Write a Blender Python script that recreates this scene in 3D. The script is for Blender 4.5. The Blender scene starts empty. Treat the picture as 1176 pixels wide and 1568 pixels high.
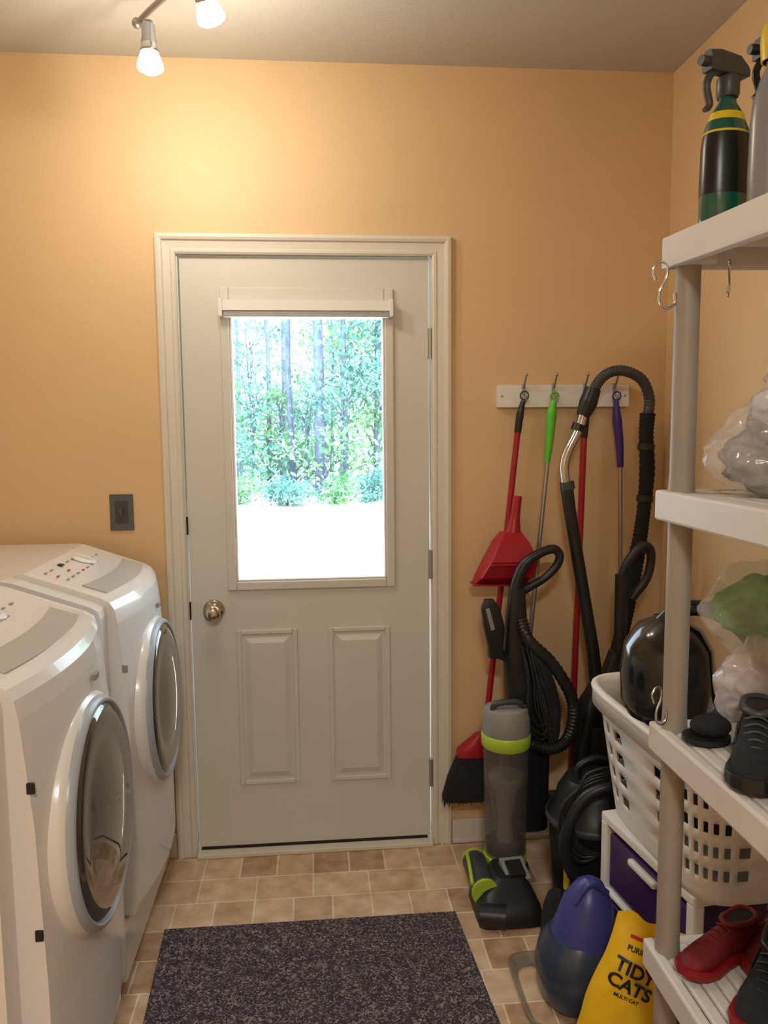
import bpy, bmesh, math, random
from mathutils import Vector, Matrix, noise
random.seed(7)
scene = bpy.context.scene
try:
    scene.view_settings.view_transform = 'Standard'
except Exception as e:
    print(e)

# ------------------------------------------------------------------ materials
def srgb(r, g, b):
    def c(x):
        x /= 255.0
        return x/12.92 if x <= .04045 else ((x+.055)/1.055)**2.4
    return (c(r), c(g), c(b))

def mat(name, col, rough=.5, metal=0., var=0., scale=12., bump=0., bscale=150., trans=0., alpha=1., coat=0., emit=None, estr=0., ior=1.45):
    m = bpy.data.materials.new(name); m.use_nodes = True
    nt = m.node_tree; p = nt.nodes['Principled BSDF']
    p.inputs['Base Color'].default_value = (*col, 1)
    p.inputs['Roughness'].default_value = rough
    p.inputs['Metallic'].default_value = metal
    p.inputs['IOR'].default_value = ior
    p.inputs['Transmission Weight'].default_value = trans
    p.inputs['Alpha'].default_value = alpha
    p.inputs['Coat Weight'].default_value = coat
    if emit:
        p.inputs['Emission Color'].default_value = (*emit, 1)
        p.inputs['Emission Strength'].default_value = estr
    tc = nt.nodes.new('ShaderNodeTexCoord')
    if var > 0:
        n = nt.nodes.new('ShaderNodeTexNoise'); n.inputs['Scale'].default_value = scale; n.inputs['Detail'].default_value = 4
        r = nt.nodes.new('ShaderNodeValToRGB')
        r.color_ramp.elements[0].position = .3; r.color_ramp.elements[1].position = .7
        r.color_ramp.elements[0].color = (*[max(0, x*(1-var)) for x in col], 1)
        r.color_ramp.elements[1].color = (*[min(1, x*(1+var)) for x in col], 1)
        nt.links.new(tc.outputs['Object'], n.inputs['Vector'])
        nt.links.new(n.outputs['Fac'], r.inputs['Fac'])
        nt.links.new(r.outputs['Color'], p.inputs['Base Color'])
    if bump > 0:
        n2 = nt.nodes.new('ShaderNodeTexNoise'); n2.inputs['Scale'].default_value = bscale; n2.inputs['Detail'].default_value = 3
        b = nt.nodes.new('ShaderNodeBump'); b.inputs['Strength'].default_value = bump; b.inputs['Distance'].default_value = .01
        nt.links.new(tc.outputs['Object'], n2.inputs['Vector'])
        nt.links.new(n2.outputs['Fac'], b.inputs['Height'])
        nt.links.new(b.outputs['Normal'], p.inputs['Normal'])
    return m

M_wall = mat('orange_wall_paint', srgb(218, 187, 143), .55, var=.03, scale=2, bump=.06, bscale=120)
M_ceil = mat('ceiling_paint', srgb(192, 187, 176), .8, var=.02, scale=3, bump=.1, bscale=90)
M_trim = mat('trim_paint', srgb(214, 209, 196), .4, var=.02, scale=5)
M_door = mat('door_paint', srgb(208, 207, 198), .42, var=.02, scale=3)
M_white = mat('white_plastic', srgb(232, 230, 226), .35, var=.015, scale=6)
M_enamel = mat('white_enamel', srgb(220, 219, 216), .22, var=.01, scale=4, coat=.3)
M_panelgrey = mat('grey_console_strip', srgb(176, 176, 172), .25)
M_ringgrey = mat('door_ring_grey', srgb(160, 168, 178), .3)
M_darkglass = mat('dark_door_glass', srgb(62, 59, 58), .08, coat=1.)
M_black = mat('black_plastic', srgb(30, 31, 33), .38, var=.15, scale=15)
M_blackgloss = mat('black_glossy_plastic', srgb(22, 24, 28), .15, coat=.4)
M_blackcloth = mat('black_fabric', srgb(28, 28, 30), .9, var=.3, scale=60, bump=.4, bscale=250)
M_chrome = mat('chrome', srgb(205, 205, 205), .16, 1.)
M_alu = mat('brushed_aluminium', srgb(175, 175, 178), .35, .9)
M_brass = mat('satin_nickel', srgb(200, 190, 165), .18, 1.)
M_pewter = mat('switch_pewter', srgb(92, 96, 96), .4, .35)
M_red = mat('red_plastic', srgb(160, 26, 40), .35, var=.06)
M_redfab = mat('red_fabric', srgb(100, 12, 20), .7, var=.25, scale=40, bump=.2)  # shoe red darkened, shade of the shelf above put into the colour
M_redsole = mat('red_sole', srgb(135, 18, 26), .5)
M_green = mat('green_plastic', srgb(96, 196, 60), .35)
M_lime = mat('lime_plastic', srgb(168, 200, 60), .3)
M_purple = mat('purple_plastic', srgb(70, 44, 130), .35)
M_greyp = mat('grey_plastic', srgb(140, 140, 138), .35)
M_dgrey = mat('dark_grey_plastic', srgb(62, 64, 66), .4, var=.1)
M_clear = mat('smoky_clear_tank', srgb(150, 146, 142), .08, trans=.55, alpha=.55)
M_shelf = mat('shelf_resin', srgb(206, 202, 196), .5, var=.03, scale=8)
M_post = mat('shelf_post_resin', srgb(150, 143, 132), .45, var=.04, scale=8)
M_slate = mat('slate_blue_plastic', srgb(48, 62, 82), .3, coat=.3)
M_indigo = mat('indigo_plastic', srgb(62, 66, 135), .35)
M_drawer = mat('purple_drawer', srgb(66, 40, 92), .25, coat=.4)
M_yellow = mat('yellow_bag_print', srgb(228, 186, 30), .3, var=.04, scale=10, bump=.35, bscale=18)
M_ink = mat('black_ink', srgb(20, 18, 16), .5)
M_redink = mat('red_ink', srgb(190, 30, 30), .5)
M_olive = mat('teal_bottle', srgb(22, 84, 70), .2, coat=.5)
M_clearb = mat('clear_bottle', srgb(150, 160, 155), .1, trans=.4, alpha=.6, coat=.4)
M_label = mat('black_label', srgb(26, 28, 28), .3)
M_yel2 = mat('yellow_label', srgb(214, 190, 40), .35)
M_bottlegrey = mat('grey_bottle', srgb(132, 132, 135), .3)
M_orange = mat('orange_plastic', srgb(220, 130, 40), .4)
M_skincl = mat('cloth_dark', srgb(52, 56, 72), .9, var=.3, scale=25)
M_bagw = mat('white_bag_film', srgb(225, 222, 228), .16, bump=.8, bscale=16, alpha=.58, coat=.6)
M_bagc = mat('clear_bag_film', srgb(225, 228, 232), .10, bump=1., bscale=18, alpha=.27, coat=1.)
M_bagcontent = mat('mottled_contents', srgb(118, 106, 98), .6, var=.7, scale=34, bump=.5, bscale=40)
M_pinkc = mat('pink_cloth', srgb(205, 120, 140), .8, var=.3, scale=30)
M_baggreen = mat('green_pack', srgb(70, 150, 62), .4, var=.5, scale=22, bump=.4, bscale=25)
M_bulb = mat('glowing_bulb', (1, .9, .7), .4, emit=(1., .9, .72), estr=25)
M_frost = mat('frosted_lamp_glass', (1, .92, .8), .3, emit=(1., .88, .66), estr=4)
M_darkgap = mat('dark_gap', srgb(40, 34, 28), .9)
M_filldome = mat('fill_lamp_dome', (1, .95, .85), .4, emit=(1., .9, .75), estr=4)  # glowing shell of the added fill light

# glass
M_glass = bpy.data.materials.new('window_glass'); M_glass.use_nodes = True
nt = M_glass.node_tree; nt.nodes.clear()
o = nt.nodes.new('ShaderNodeOutputMaterial'); mx = nt.nodes.new('ShaderNodeMixShader')
t = nt.nodes.new('ShaderNodeBsdfTransparent'); g = nt.nodes.new('ShaderNodeBsdfGlossy'); g.inputs['Roughness'].default_value = .02
mx.inputs[0].default_value = .05
t.inputs[0].default_value = (.92, .97, 1, 1)
nt.links.new(t.outputs[0], mx.inputs[1]); nt.links.new(g.outputs[0], mx.inputs[2]); nt.links.new(mx.outputs[0], o.inputs[0])

def leafmat(name, c1, c2):
    m = bpy.data.materials.new(name); m.use_nodes = True
    nt = m.node_tree; nt.nodes.clear()
    o = nt.nodes.new('ShaderNodeOutputMaterial'); mx = nt.nodes.new('ShaderNodeMixShader')
    d = nt.nodes.new('ShaderNodeBsdfDiffuse'); tr = nt.nodes.new('ShaderNodeBsdfTranslucent')
    tc = nt.nodes.new('ShaderNodeTexCoord'); n = nt.nodes.new('ShaderNodeTexNoise'); n.inputs['Scale'].default_value = 2.2
    r = nt.nodes.new('ShaderNodeValToRGB'); r.color_ramp.elements[0].position = .35; r.color_ramp.elements[1].position = .65
    r.color_ramp.elements[0].color = (*c1, 1); r.color_ramp.elements[1].color = (*c2, 1)
    nt.links.new(tc.outputs['Object'], n.inputs['Vector']); nt.links.new(n.outputs['Fac'], r.inputs['Fac'])
    nt.links.new(r.outputs[0], d.inputs[0]); nt.links.new(r.outputs[0], tr.inputs[0])
    mx.inputs[0].default_value = .4
    nt.links.new(d.outputs[0], mx.inputs[1]); nt.links.new(tr.outputs[0], mx.inputs[2]); nt.links.new(mx.outputs[0], o.inputs[0])
    return m
M_leaf = leafmat('leaf_green', srgb(88, 146, 108), srgb(158, 202, 150))  # greens paled and cooled, outdoor haze put into the leaf colours
M_leaf2 = leafmat('leaf_cool_green', srgb(80, 130, 130), srgb(134, 184, 168))
M_bark = mat('bark', srgb(98, 112, 136), .9, var=.3, scale=6)  # blue tint puts the same haze into the bark
M_ground = mat('pale_gravel', srgb(238, 238, 238), .9, var=.04, scale=1.5)
M_wood = mat('forest_floor', srgb(190, 186, 176), .95, var=.4, scale=1.2)

# floor tiles
M_floor = bpy.data.materials.new('vinyl_tile'); M_floor.use_nodes = True
nt = M_floor.node_tree; p = nt.nodes['Principled BSDF']; p.inputs['Roughness'].default_value = .38
tc = nt.nodes.new('ShaderNodeTexCoord')
mp = nt.nodes.new('ShaderNodeMapping'); mp.inputs['Location'].default_value = (.03, .03, 0)
br = nt.nodes.new('ShaderNodeTexBrick'); br.inputs['Scale'].default_value = 1
br.inputs['Brick Width'].default_value = .122; br.inputs['Row Height'].default_value = .13
br.inputs['Mortar Size'].default_value = .0028; br.inputs['Mortar Smooth'].default_value = .3
br.offset = .5; br.offset_frequency = 3; br.squash = 1.5; br.squash_frequency = 2; br.inputs['Bias'].default_value = 0.1
br.inputs['Color1'].default_value = (*srgb(170, 134, 104), 1); br.inputs['Color2'].default_value = (*srgb(214, 186, 154), 1)
br.inputs['Mortar'].default_value = (*srgb(228, 214, 190), 1)
n = nt.nodes.new('ShaderNodeTexNoise'); n.inputs['Scale'].default_value = 16; n.inputs['Detail'].default_value = 8
nr = nt.nodes.new('ShaderNodeValToRGB'); nr.color_ramp.elements[0].position = .32; nr.color_ramp.elements[1].position = .68
mxc = nt.nodes.new('ShaderNodeMixRGB'); mxc.blend_type = 'SOFT_LIGHT'; mxc.inputs[0].default_value = .45
nt.links.new(tc.outputs['Object'], mp.inputs[0]); nt.links.new(mp.outputs[0], br.inputs['Vector']); nt.links.new(tc.outputs['Object'], n.inputs['Vector'])
nt.links.new(n.outputs['Fac'], nr.inputs['Fac'])
nt.links.new(br.outputs['Color'], mxc.inputs[1]); nt.links.new(nr.outputs[0], mxc.inputs[2]); nt.links.new(mxc.outputs[0], p.inputs['Base Color'])

# rug
M_rug = bpy.data.materials.new('speckled_rug'); M_rug.use_nodes = True
nt = M_rug.node_tree; p = nt.nodes['Principled BSDF']; p.inputs['Roughness'].default_value = .95
tc = nt.nodes.new('ShaderNodeTexCoord')
n = nt.nodes.new('ShaderNodeTexNoise'); n.inputs['Scale'].default_value = 80; n.inputs['Detail'].default_value = 2
n.inputs['Distortion'].default_value = 2.
r = nt.nodes.new('ShaderNodeValToRGB')
r.color_ramp.elements[0].position = .42; r.color_ramp.elements[0].color = (*srgb(48, 42, 47), 1)
r.color_ramp.elements[1].position = .62; r.color_ramp.elements[1].color = (*srgb(146, 131, 130), 1)
e = r.color_ramp.elements.new(.53); e.color = (*srgb(76, 66, 72), 1)
b = nt.nodes.new('ShaderNodeBump'); b.inputs['Strength'].default_value = .8; b.inputs['Distance'].default_value = .006
nt.links.new(tc.outputs['Object'], n.inputs['Vector']); nt.links.new(n.outputs['Fac'], r.inputs['Fac'])
nt.links.new(r.outputs[0], p.inputs['Base Color']); nt.links.new(n.outputs['Fac'], b.inputs['Height']); nt.links.new(b.outputs[0], p.inputs['Normal'])

# ------------------------------------------------------------------ builder
def smooth_path(pts, k=6, closed=False):
    P = [Vector(p) for p in pts]; n = len(P); out = []
    if n < 3: return P
    rng = range(n) if closed else range(n-1)
    for i in rng:
        if closed:
            a, b_, c, d = P[(i-1) % n], P[i], P[(i+1) % n], P[(i+2) % n]
        else:
            a = P[i-1] if i > 0 else P[0]*2-P[1]
            b_, c = P[i], P[i+1]
            d = P[i+2] if i+2 < n else P[-1]*2-P[-2]
        for j in range(k):
            t = j/k
            out.append(.5*((2*b_)+(c-a)*t+(2*a-5*b_+4*c-d)*t*t+(3*b_-a-3*c+d)*t**3))
    if not closed: out.append(P[-1])
    return out

def rr(cx, cy, z, hx, hy, n=32, p=4.):
    out = []
    for i in range(n):
        a = 2*math.pi*i/n; c, s = math.cos(a), math.sin(a)
        out.append(Vector((cx+hx*math.copysign(abs(c)**(2/p), c), cy+hy*math.copysign(abs(s)**(2/p), s), z)))
    return out

class B:
    def __init__(s, name):
        s.name = name; s.v = []; s.f = []; s.mi = []; s.sm = []; s.mats = []
    def add(s, vs, fs, m, smooth=False, X=None):
        if m not in s.mats: s.mats.append(m)
        k = len(s.v); i = s.mats.index(m)
        for v in vs:
            v = Vector(v)
            s.v.append(X @ v if X is not None else v)
        for f in fs:
            s.f.append([k+j for j in f]); s.mi.append(i); s.sm.append(smooth)
        return s
    def box(s, c, d, m, rot=(0, 0, 0), X=None):
        R = Matrix.Translation(c) @ Matrix.Rotation(rot[2], 4, 'Z') @ Matrix.Rotation(rot[1], 4, 'Y') @ Matrix.Rotation(rot[0], 4, 'X')
        vs = [R @ Vector((x*d[0]/2, y*d[1]/2, z*d[2]/2)) for x in (-1, 1) for y in (-1, 1) for z in (-1, 1)]
        return s.add(vs, [(0, 1, 3, 2), (4, 6, 7, 5), (0, 4, 5, 1), (2, 3, 7, 6), (0, 2, 6, 4), (1, 5, 7, 3)], m, False, X)
    def bx(s, x0, x1, y0, y1, z0, z1, m, X=None):
        return s.box(((x0+x1)/2, (y0+y1)/2, (z0+z1)/2), (abs(x1-x0), abs(y1-y0), abs(z1-z0)), m, X=X)
    def loft(s, rings, m, cap=True, smooth=True, X=None, closed=True):
        n = len(rings[0]); vs = [p for r in rings for p in r]; fs = []
        for i in range(len(rings)-1):
            for j in range(n if closed else n-1):
                a = i*n+j; b_ = i*n+(j+1) % n
                fs.append((a, b_, b_+n, a+n))
        s.add(vs, fs, m, smooth, X)
        if cap:
            s.add(rings[0], [list(range(n))[::-1]], m, False, X); s.add(rings[-1], [list(range(n))], m, False, X)
        return s
    def tube(s, pts, r, m, seg=12, k=6, closed=False, X=None, rib=0., straight=False):
        P = [Vector(p) for p in pts] if (straight or len(pts) < 3) else smooth_path(pts, k, closed)
        n = len(P)
        if hasattr(r, '__len__'):
            R = []
            for i in range(n):
                t = i/(n-1)*(len(r)-1); a = int(min(t, len(r)-2)) if len(r) > 1 else 0
                R.append(r[a]*(1-(t-a))+r[min(a+1, len(r)-1)]*(t-a))
        else: R = [r]*n
        if rib:
            Q = []; R2 = []
            for i in range(n-1):
                d = (P[i+1]-P[i]).length; st = max(1, int(d/.006))
                for j in range(st):
                    Q.append(P[i].lerp(P[i+1], j/st)); R2.append(R[i]*(1-(rib if len(Q) % 2 else 0)))
            Q.append(P[-1]); R2.append(R[-1]); P = Q; R = R2; n = len(P)
        rings = []; up = None
        for i in range(n):
            if closed: d = P[(i+1) % n]-P[i-1]
            else: d = P[min(i+1, n-1)]-P[max(i-1, 0)]
            if d.length < 1e-9: d = Vector((0, 0, 1))
            d.normalize()
            if up is None:
                up = d.cross(Vector((0, 0, 1)))
                if up.length < .1: up = d.cross(Vector((0, 1, 0)))
            up = up-d*up.dot(d)
            if up.length < 1e-6: up = d.orthogonal()
            up.normalize(); w = d.cross(up)
            rings.append([P[i]+(up*math.cos(2*math.pi*j/seg)+w*math.sin(2*math.pi*j/seg))*R[i] for j in range(seg)])
        if closed: rings.append(rings[0])
        return s.loft(rings, m, cap=not closed, X=X)
    def cyl(s, a, b_, r, m, seg=20, r2=None):
        return s.tube([a, b_], [r, r if r2 is None else r2], m, seg=seg)
    def lathe(s, prof, m, X=None, seg=36, sx=1., sy=1.):
        rings = [[Vector((max(r, 1e-4)*sx*math.cos(2*math.pi*j/seg), max(r, 1e-4)*sy*math.sin(2*math.pi*j/seg), z)) for j in range(seg)] for r, z in prof]
        return s.loft(rings, m, X=X)
    def ell(s, c, R, m, seg=24, X=None):
        prof = [(math.sin(math.pi*i/14), -math.cos(math.pi*i/14)) for i in range(15)]
        T = Matrix.Translation(c) @ Matrix.Diagonal((R[0], R[1], R[2], 1))
        if X is not None: T = X @ T
        return s.lathe(prof, m, X=T, seg=seg)
    def blob(s, c, R, m, amp=.15, freq=3., seed=0, zmin=None, seg=120, n=70, ridge=.0, rf=1.6):
        rings = []
        for i in range(1, n):
            ph = math.pi*i/n; ring = []
            for j in range(seg):
                th = 2*math.pi*j/seg
                d = Vector((math.sin(ph)*math.cos(th), math.sin(ph)*math.sin(th), -math.cos(ph)))
                k = 1+amp*(noise.noise(d*freq*.6+Vector((seed, 0, 0)))+.3*noise.noise(d*freq*1.3+Vector((0, seed, 0))))
                if ridge:
                    e = d+Vector((noise.noise(d*1.5+Vector((seed, 1, 1))), noise.noise(d*1.5+Vector((1, seed, 5))), 0))*.5
                    k += ridge*(.5-min(1., abs(noise.noise(e*rf+Vector((3, seed, 0))))*3.))
                    k += ridge*.4*(.5-min(1., abs(noise.noise(e*rf*2.3+Vector((seed, 3, 0))))*3.))
                q = Vector((c[0]+d.x*R[0]*k, c[1]+d.y*R[1]*k, c[2]+d.z*R[2]*k))
                if zmin is not None and q.z < zmin: q.z = zmin
                ring.append(q)
            rings.append(ring)
        return s.loft(rings, m)
    def done(s, bevel=0., parent=None, loc=None, rot=None, solid=0., recalc=True, subs=0):
        me = bpy.data.meshes.new(s.name)
        v = s.v
        if loc is None:
            xs = [p.x for p in v]; ys = [p.y for p in v]; zs = [p.z for p in v]
            o = Vector(((min(xs)+max(xs))/2, (min(ys)+max(ys))/2, min(zs)))
            v = [p-o for p in v]
        else: o = Vector(loc)
        me.from_pydata([tuple(p) for p in v], [], s.f)
        for m in s.mats: me.materials.append(m)
        for i, p in enumerate(me.polygons):
            p.material_index = s.mi[i]; p.use_smooth = s.sm[i]
        if recalc:
            bm = bmesh.new(); bm.from_mesh(me); bmesh.ops.recalc_face_normals(bm, faces=bm.faces); bm.to_mesh(me); bm.free()
        ob = bpy.data.objects.new(s.name, me); scene.collection.objects.link(ob)
        ob.location = o
        if rot: ob.rotation_euler = rot
        if solid:
            md = ob.modifiers.new('solid', 'SOLIDIFY'); md.thickness = solid; md.offset = 0
        if bevel:
            md = ob.modifiers.new('bevel', 'BEVEL'); md.width = bevel; md.segments = 2; md.limit_method = 'ANGLE'; md.angle_limit = math.radians(50)
        if parent:
            ob.parent = parent
            ob.matrix_parent_inverse = parent.matrix_world.inverted()
        return ob

# ------------------------------------------------------------------ room shell
XL, XR, YB, YF, ZC = -1.30, 1.215, 0., -4.2, 2.645
B('floor').bx(XL-.1, XR+.1, YF-.1, .12, -.08, 0, M_floor).done(loc=(0, 0, 0))
B('ceiling').bx(XL-.1, XR+.1, YF-.1, .12, ZC, ZC+.1, M_ceil).done()
w = B('wall_back')
w.bx(XL-.1, -.445, 0, .12, 0, ZC, M_wall); w.bx(.41, XR+.1, 0, .12, 0, ZC, M_wall); w.bx(-.445, .41, 0, .12, 2.06, ZC, M_wall)
w.done()
B('wall_left').bx(XL-.1, XL, YF, 0, 0, ZC, M_wall).done()
B('wall_right').bx(XR, XR+.1, YF, 0, 0, ZC, M_wall).done()
B('wall_front').bx(XL-.1, XR+.1, YF-.1, YF, 0, ZC, M_wall).done()
B('baseboard_back').bx(.465, XR-.001, -.014, -.001, 0, .085, M_trim).bx(.465, XR-.001, -.02, -.001, 0, .018, M_trim).bx(XL+.001, -.5, -.014, -.001, 0, .085, M_trim).done(bevel=.004)
B('baseboard_right').bx(XR-.014, XR-.001, YF+.01, -.02, 0, .085, M_trim).done(bevel=.004)

t = B('trim_1')
pr = [(0, -.0005), (0, -.010), (.006, -.014), (.014, -.014), (.018, -.011), (.040, -.013), (.044, -.020), (.052, -.023), (.062, -.021), (.064, -.0005)]
xl, xr, zt = -.434, .399, 2.043
rings = [[Vector((xl-u, y, 0)) for u, y in pr], [Vector((xl-u, y, zt+u)) for u, y in pr], [Vector((xr+u, y, zt+u)) for u, y in pr], [Vector((xr+u, y, 0)) for u, y in pr]]
t.loft(rings, M_trim, smooth=False)
t.bx(-.4445, -.43, .0, .119, 0, 2.059, M_trim); t.bx(.395, .4095, .0, .119, 0, 2.059, M_trim); t.bx(-.4295, .3945, 0, .119, 2.045, 2.059, M_trim)
t.done()
B('door_threshold').bx(-.43, .395, -.035, .119, .0005, .016, M_trim).bx(-.42, .38, .0, .02, .016, .022, M_darkgap).done(bevel=.003)  # solid dark strip drawn in place of the gap under the door

# door
door = bpy.data.objects.new('door_1', None); scene.collection.objects.link(door)
d = B('door_slab')
x0, x1, z0, z1 = -.426, .390, .024, 2.040; gx0, gx1, gz0, gz1 = -.27, .24, .966, 1.85
y0, y1 = .008, .052
d.bx(x0, gx0, y0, y1, z0, z1, M_door); d.bx(gx1, x1, y0, y1, z0, z1, M_door); d.bx(gx0, gx1, y0, y1, z0, gz0, M_door); d.bx(gx0, gx1, y0, y1, gz1, z1, M_door)
d.done(parent=door)
d = B('window_moulding')
for (a, b_, c, e) in [(gx0-.03, gx0, gz0-.03, gz1+.09), (gx1, gx1+.03, gz0-.03, gz1+.09)]:
    d.bx(a, b_, -.004, y0, c, e, M_door)
d.bx(gx0, gx1, -.004, y0, gz0-.03, gz0, M_door); d.bx(gx0, gx1, -.004, y0, gz1, gz1+.09, M_door)
for (a, b_, c, e) in [(gx0, gx0+.008, gz0, gz1), (gx1-.008, gx1, gz0, gz1), (gx0, gx1, gz0, gz0+.008), (gx0, gx1, gz1-.008, gz1)]:
    d.bx(a, b_, .0, .03, c, e, M_white)
d.done(bevel=.006, parent=door)
d = B('raised_panels')
for (a, b_) in [(-.277, -.070), (.037, .250)]:
    c, e = .245, .797
    wd = .016
    for q in [(a, a+wd, c, e), (b_-wd, b_, c, e), (a+wd, b_-wd, c, c+wd), (a+wd, b_-wd, e-wd, e)]:
        d.bx(q[0], q[1], y0-.007, y0+.001, q[2], q[3], M_door)
    i1, i2 = .026, .046
    r1 = [(a+i1, y0, c+i1), (b_-i1, y0, c+i1), (b_-i1, y0, e-i1), (a+i1, y0, e-i1)]
    r2 = [(a+i2, y0-.008, c+i2), (b_-i2, y0-.008, c+i2), (b_-i2, y0-.008, e-i2), (a+i2, y0-.008, e-i2)]
    d.loft([r1, r2], M_door, smooth=False)
d.done(bevel=.003, parent=door)
B('glass_pane').bx(gx0, gx1, .028, .032, gz0, gz1, M_glass).done(parent=door)
d = B('door_knob')
Xk = Matrix.Translation((-.35, y0, .87)) @ Matrix.Rotation(math.radians(90), 4, 'X')
d.lathe([(0, 0), (.034, 0), (.036, .004), (.03, .009), (.014, .012), (.012, .03), (.02, .036), (.028, .046), (.029, .056), (.024, .066), (.01, .07), (0, .07)], M_brass, X=Xk)
d.done(parent=door)
d = B('hinges')
for z in (1.76, 1.01, .26):
    d.cyl((.393, .0, z-.05), (.393, .0, z+.05), .0065, M_alu, 12); d.bx(.386, .396, .002, .009, z-.05, z+.05, M_alu)
for z in (1.16, .87):
    d.bx(-.4305, -.4265, -.004, .01, z-.03, z+.03, M_darkgap)
d.done(parent=door)
d = B('raised_blind')
d.bx(-.292, .258, -.035, -.005, 1.862, 1.895, M_white)
for i in range(6): d.bx(-.285, .252, -.032, -.008, 1.842+i*.0033, 1.8435+i*.0033, M_white)
d.bx(-.3, -.288, -.04, -.004, 1.845, 1.9, M_white); d.bx(.254, .266, -.04, -.004, 1.845, 1.9, M_white)
d.tube([(-.25, -.02, 1.86), (-.252, -.02, 1.5), (-.25, -.02, 1.2)], .0012, M_white, seg=6)
d.done(bevel=.0015, parent=door)

# light switch
s = B('light_switch')
s.bx(-.677, -.601, -.006, -.0005, 1.15, 1.27, M_pewter); s.bx(-.660, -.618, -.0075, -.005, 1.172, 1.248, M_dgrey)
s.box((-.639, -.011, 1.212), (.01, .014, .022), M_pewter, rot=(.3, 0, 0))
s.done(bevel=.002)

# ------------------------------------------------------------------ washer / dryer
def machine(name, yc):
    root = bpy.data.objects.new(name, None); scene.collection.objects.link(root); root.location = (-.86, yc, 0)
    bpy.context.view_layer.update()
    h = .322; hp = .262
    b = B('body')
    prof = [(-1.2, .03), (-.535, .03), (-.535, 1.015), (-.54, 1.034), (-.56, 1.046), (-.74, 1.110), (-.77, 1.116), (-1.2, 1.116)]
    b.loft([[Vector((x, yc+s_, z)) for x, z in prof] for s_ in (-h, h)], M_enamel, smooth=False)
    for yy in (-h+.05, h-.05):
        for xx in (-1.12, -.6): b.cyl((xx, yc+yy, 0), (xx, yc+yy, .032), .02, M_dgrey, 12)
    b.bx(-.54, -.515, yc-.31, yc+.31, .035, .185, M_enamel)
    b.done(bevel=.008, parent=root)
    def xt(dy): return -.52+.034*(1-(dy/hp)**2)
    b = B('front_panel')
    sl = []
    for i in range(21):
        dy = -hp+2*hp*i/20; x = xt(dy)
        pr = [(x+.02, .195), (x+.034, .23), (x+.034, .5), (x+.026, .8), (x+.01, .99), (x+.004, 1.025), (x-.008, 1.044), (x-.03, 1.056), (-.735, 1.122), (-.76, 1.122), (-.76, .195)]
        sl.append([Vector((q[0], yc+dy, q[1])) for q in pr])
    b.loft(sl, M_enamel, smooth=False)
    b.done(bevel=.006, parent=root)
    b = B('console_strip')
    rows = []
    for i in range(21):
        dy = -.215+.43*i/20; x = xt(dy)
        def zz(xx): return 1.056+(x-.03-xx)/(x-.03+.735)*(1.122-1.056)
        xa, xb = x-.036, x-.098
        rows.append([Vector((xa, yc+dy, zz(xa)+.0035)), Vector((xb, yc+dy, zz(xb)+.0035)), Vector((xb, yc+dy, zz(xb)-.002)), Vector((xa, yc+dy, zz(xa)-.002))])
    b.loft(rows, M_panelgrey, smooth=False)
    rnd = random.Random(3)
    def onslope(xx): return 1.056+(-.52-xx)/(-.52+.735)*(.066)+.002
    for k in range(9):
        yy = yc-.2+.045*k
        for xx in (-.645, -.67, -.70):
            if rnd.random() < .75:
                b.box((xx, yy, onslope(xx)), (.005, .010+.01*rnd.random(), .0015), M_redink if rnd.random() < .15 else M_greyp, rot=(0, .3, 0))
    Xd = Matrix.Translation((-.675, yc+.05, onslope(-.675)-.001)) @ Matrix.Rotation(.3, 4, 'Y')
    b.lathe([(.034, 0), (.036, .003), (.032, .005), (.02, .006), (0, .006)], M_white, X=Xd)
    b.box((-.675, yc+.05, onslope(-.675)+.008), (.05, .01, .01), M_white, rot=(0, .3, 0))
    b.box((-.70, yc-.08, onslope(-.70)+.001), (.014, .022, .002), M_black, rot=(0, .3, 0))
    b.done(parent=root)
    b = B('round_door')
    X = Matrix.Translation((-.474, yc, .70)) @ Matrix.Rotation(math.radians(90-2), 4, 'Y')
    b.lathe([(.236, -.03), (.236, .006), (.232, .013), (.224, .020)], M_enamel, X=X, seg=64, sx=1.03)
    b.lathe([(.226, .0), (.226, .020), (.221, .030), (.214, .034), (.210, .032), (.210, .01)], M_ringgrey, X=X, seg=64, sx=1.03)
    b.lathe([(.211, .01), (.211, .031), (.18, .038), (.15, .034), (.13, .036), (.09, .044), (.04, .048), (0, .049)], M_darkglass, X=X, seg=64, sx=1.03)
    b.done(parent=root)
    b = B('hinge_slots')
    for z in (.87, .60): b.box((xt(-hp)+.024, yc-hp-.001, z), (.014, .006, .02), M_black if name == 'washing_machine' else M_greyp)
    b.box((xt(.1)+.022, yc+.06, .965), (.006, .03, .014), M_greyp)
    b.done(bevel=.0015, parent=root)
    return root
machine('clothes_dryer', -.375)
machine('washing_machine', -1.055)

# ------------------------------------------------------------------ rug
r_ = B('area_rug')
c4 = [(-.468, -.426), (.4025, -.427), (.505, -2.0), (-.40, -2.0)]
r_.loft([[Vector((x, y, .001)) for x, y in c4], [Vector((x, y, .011)) for x, y in c4]], M_rug, smooth=False)
r_.done(bevel=.004)

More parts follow.
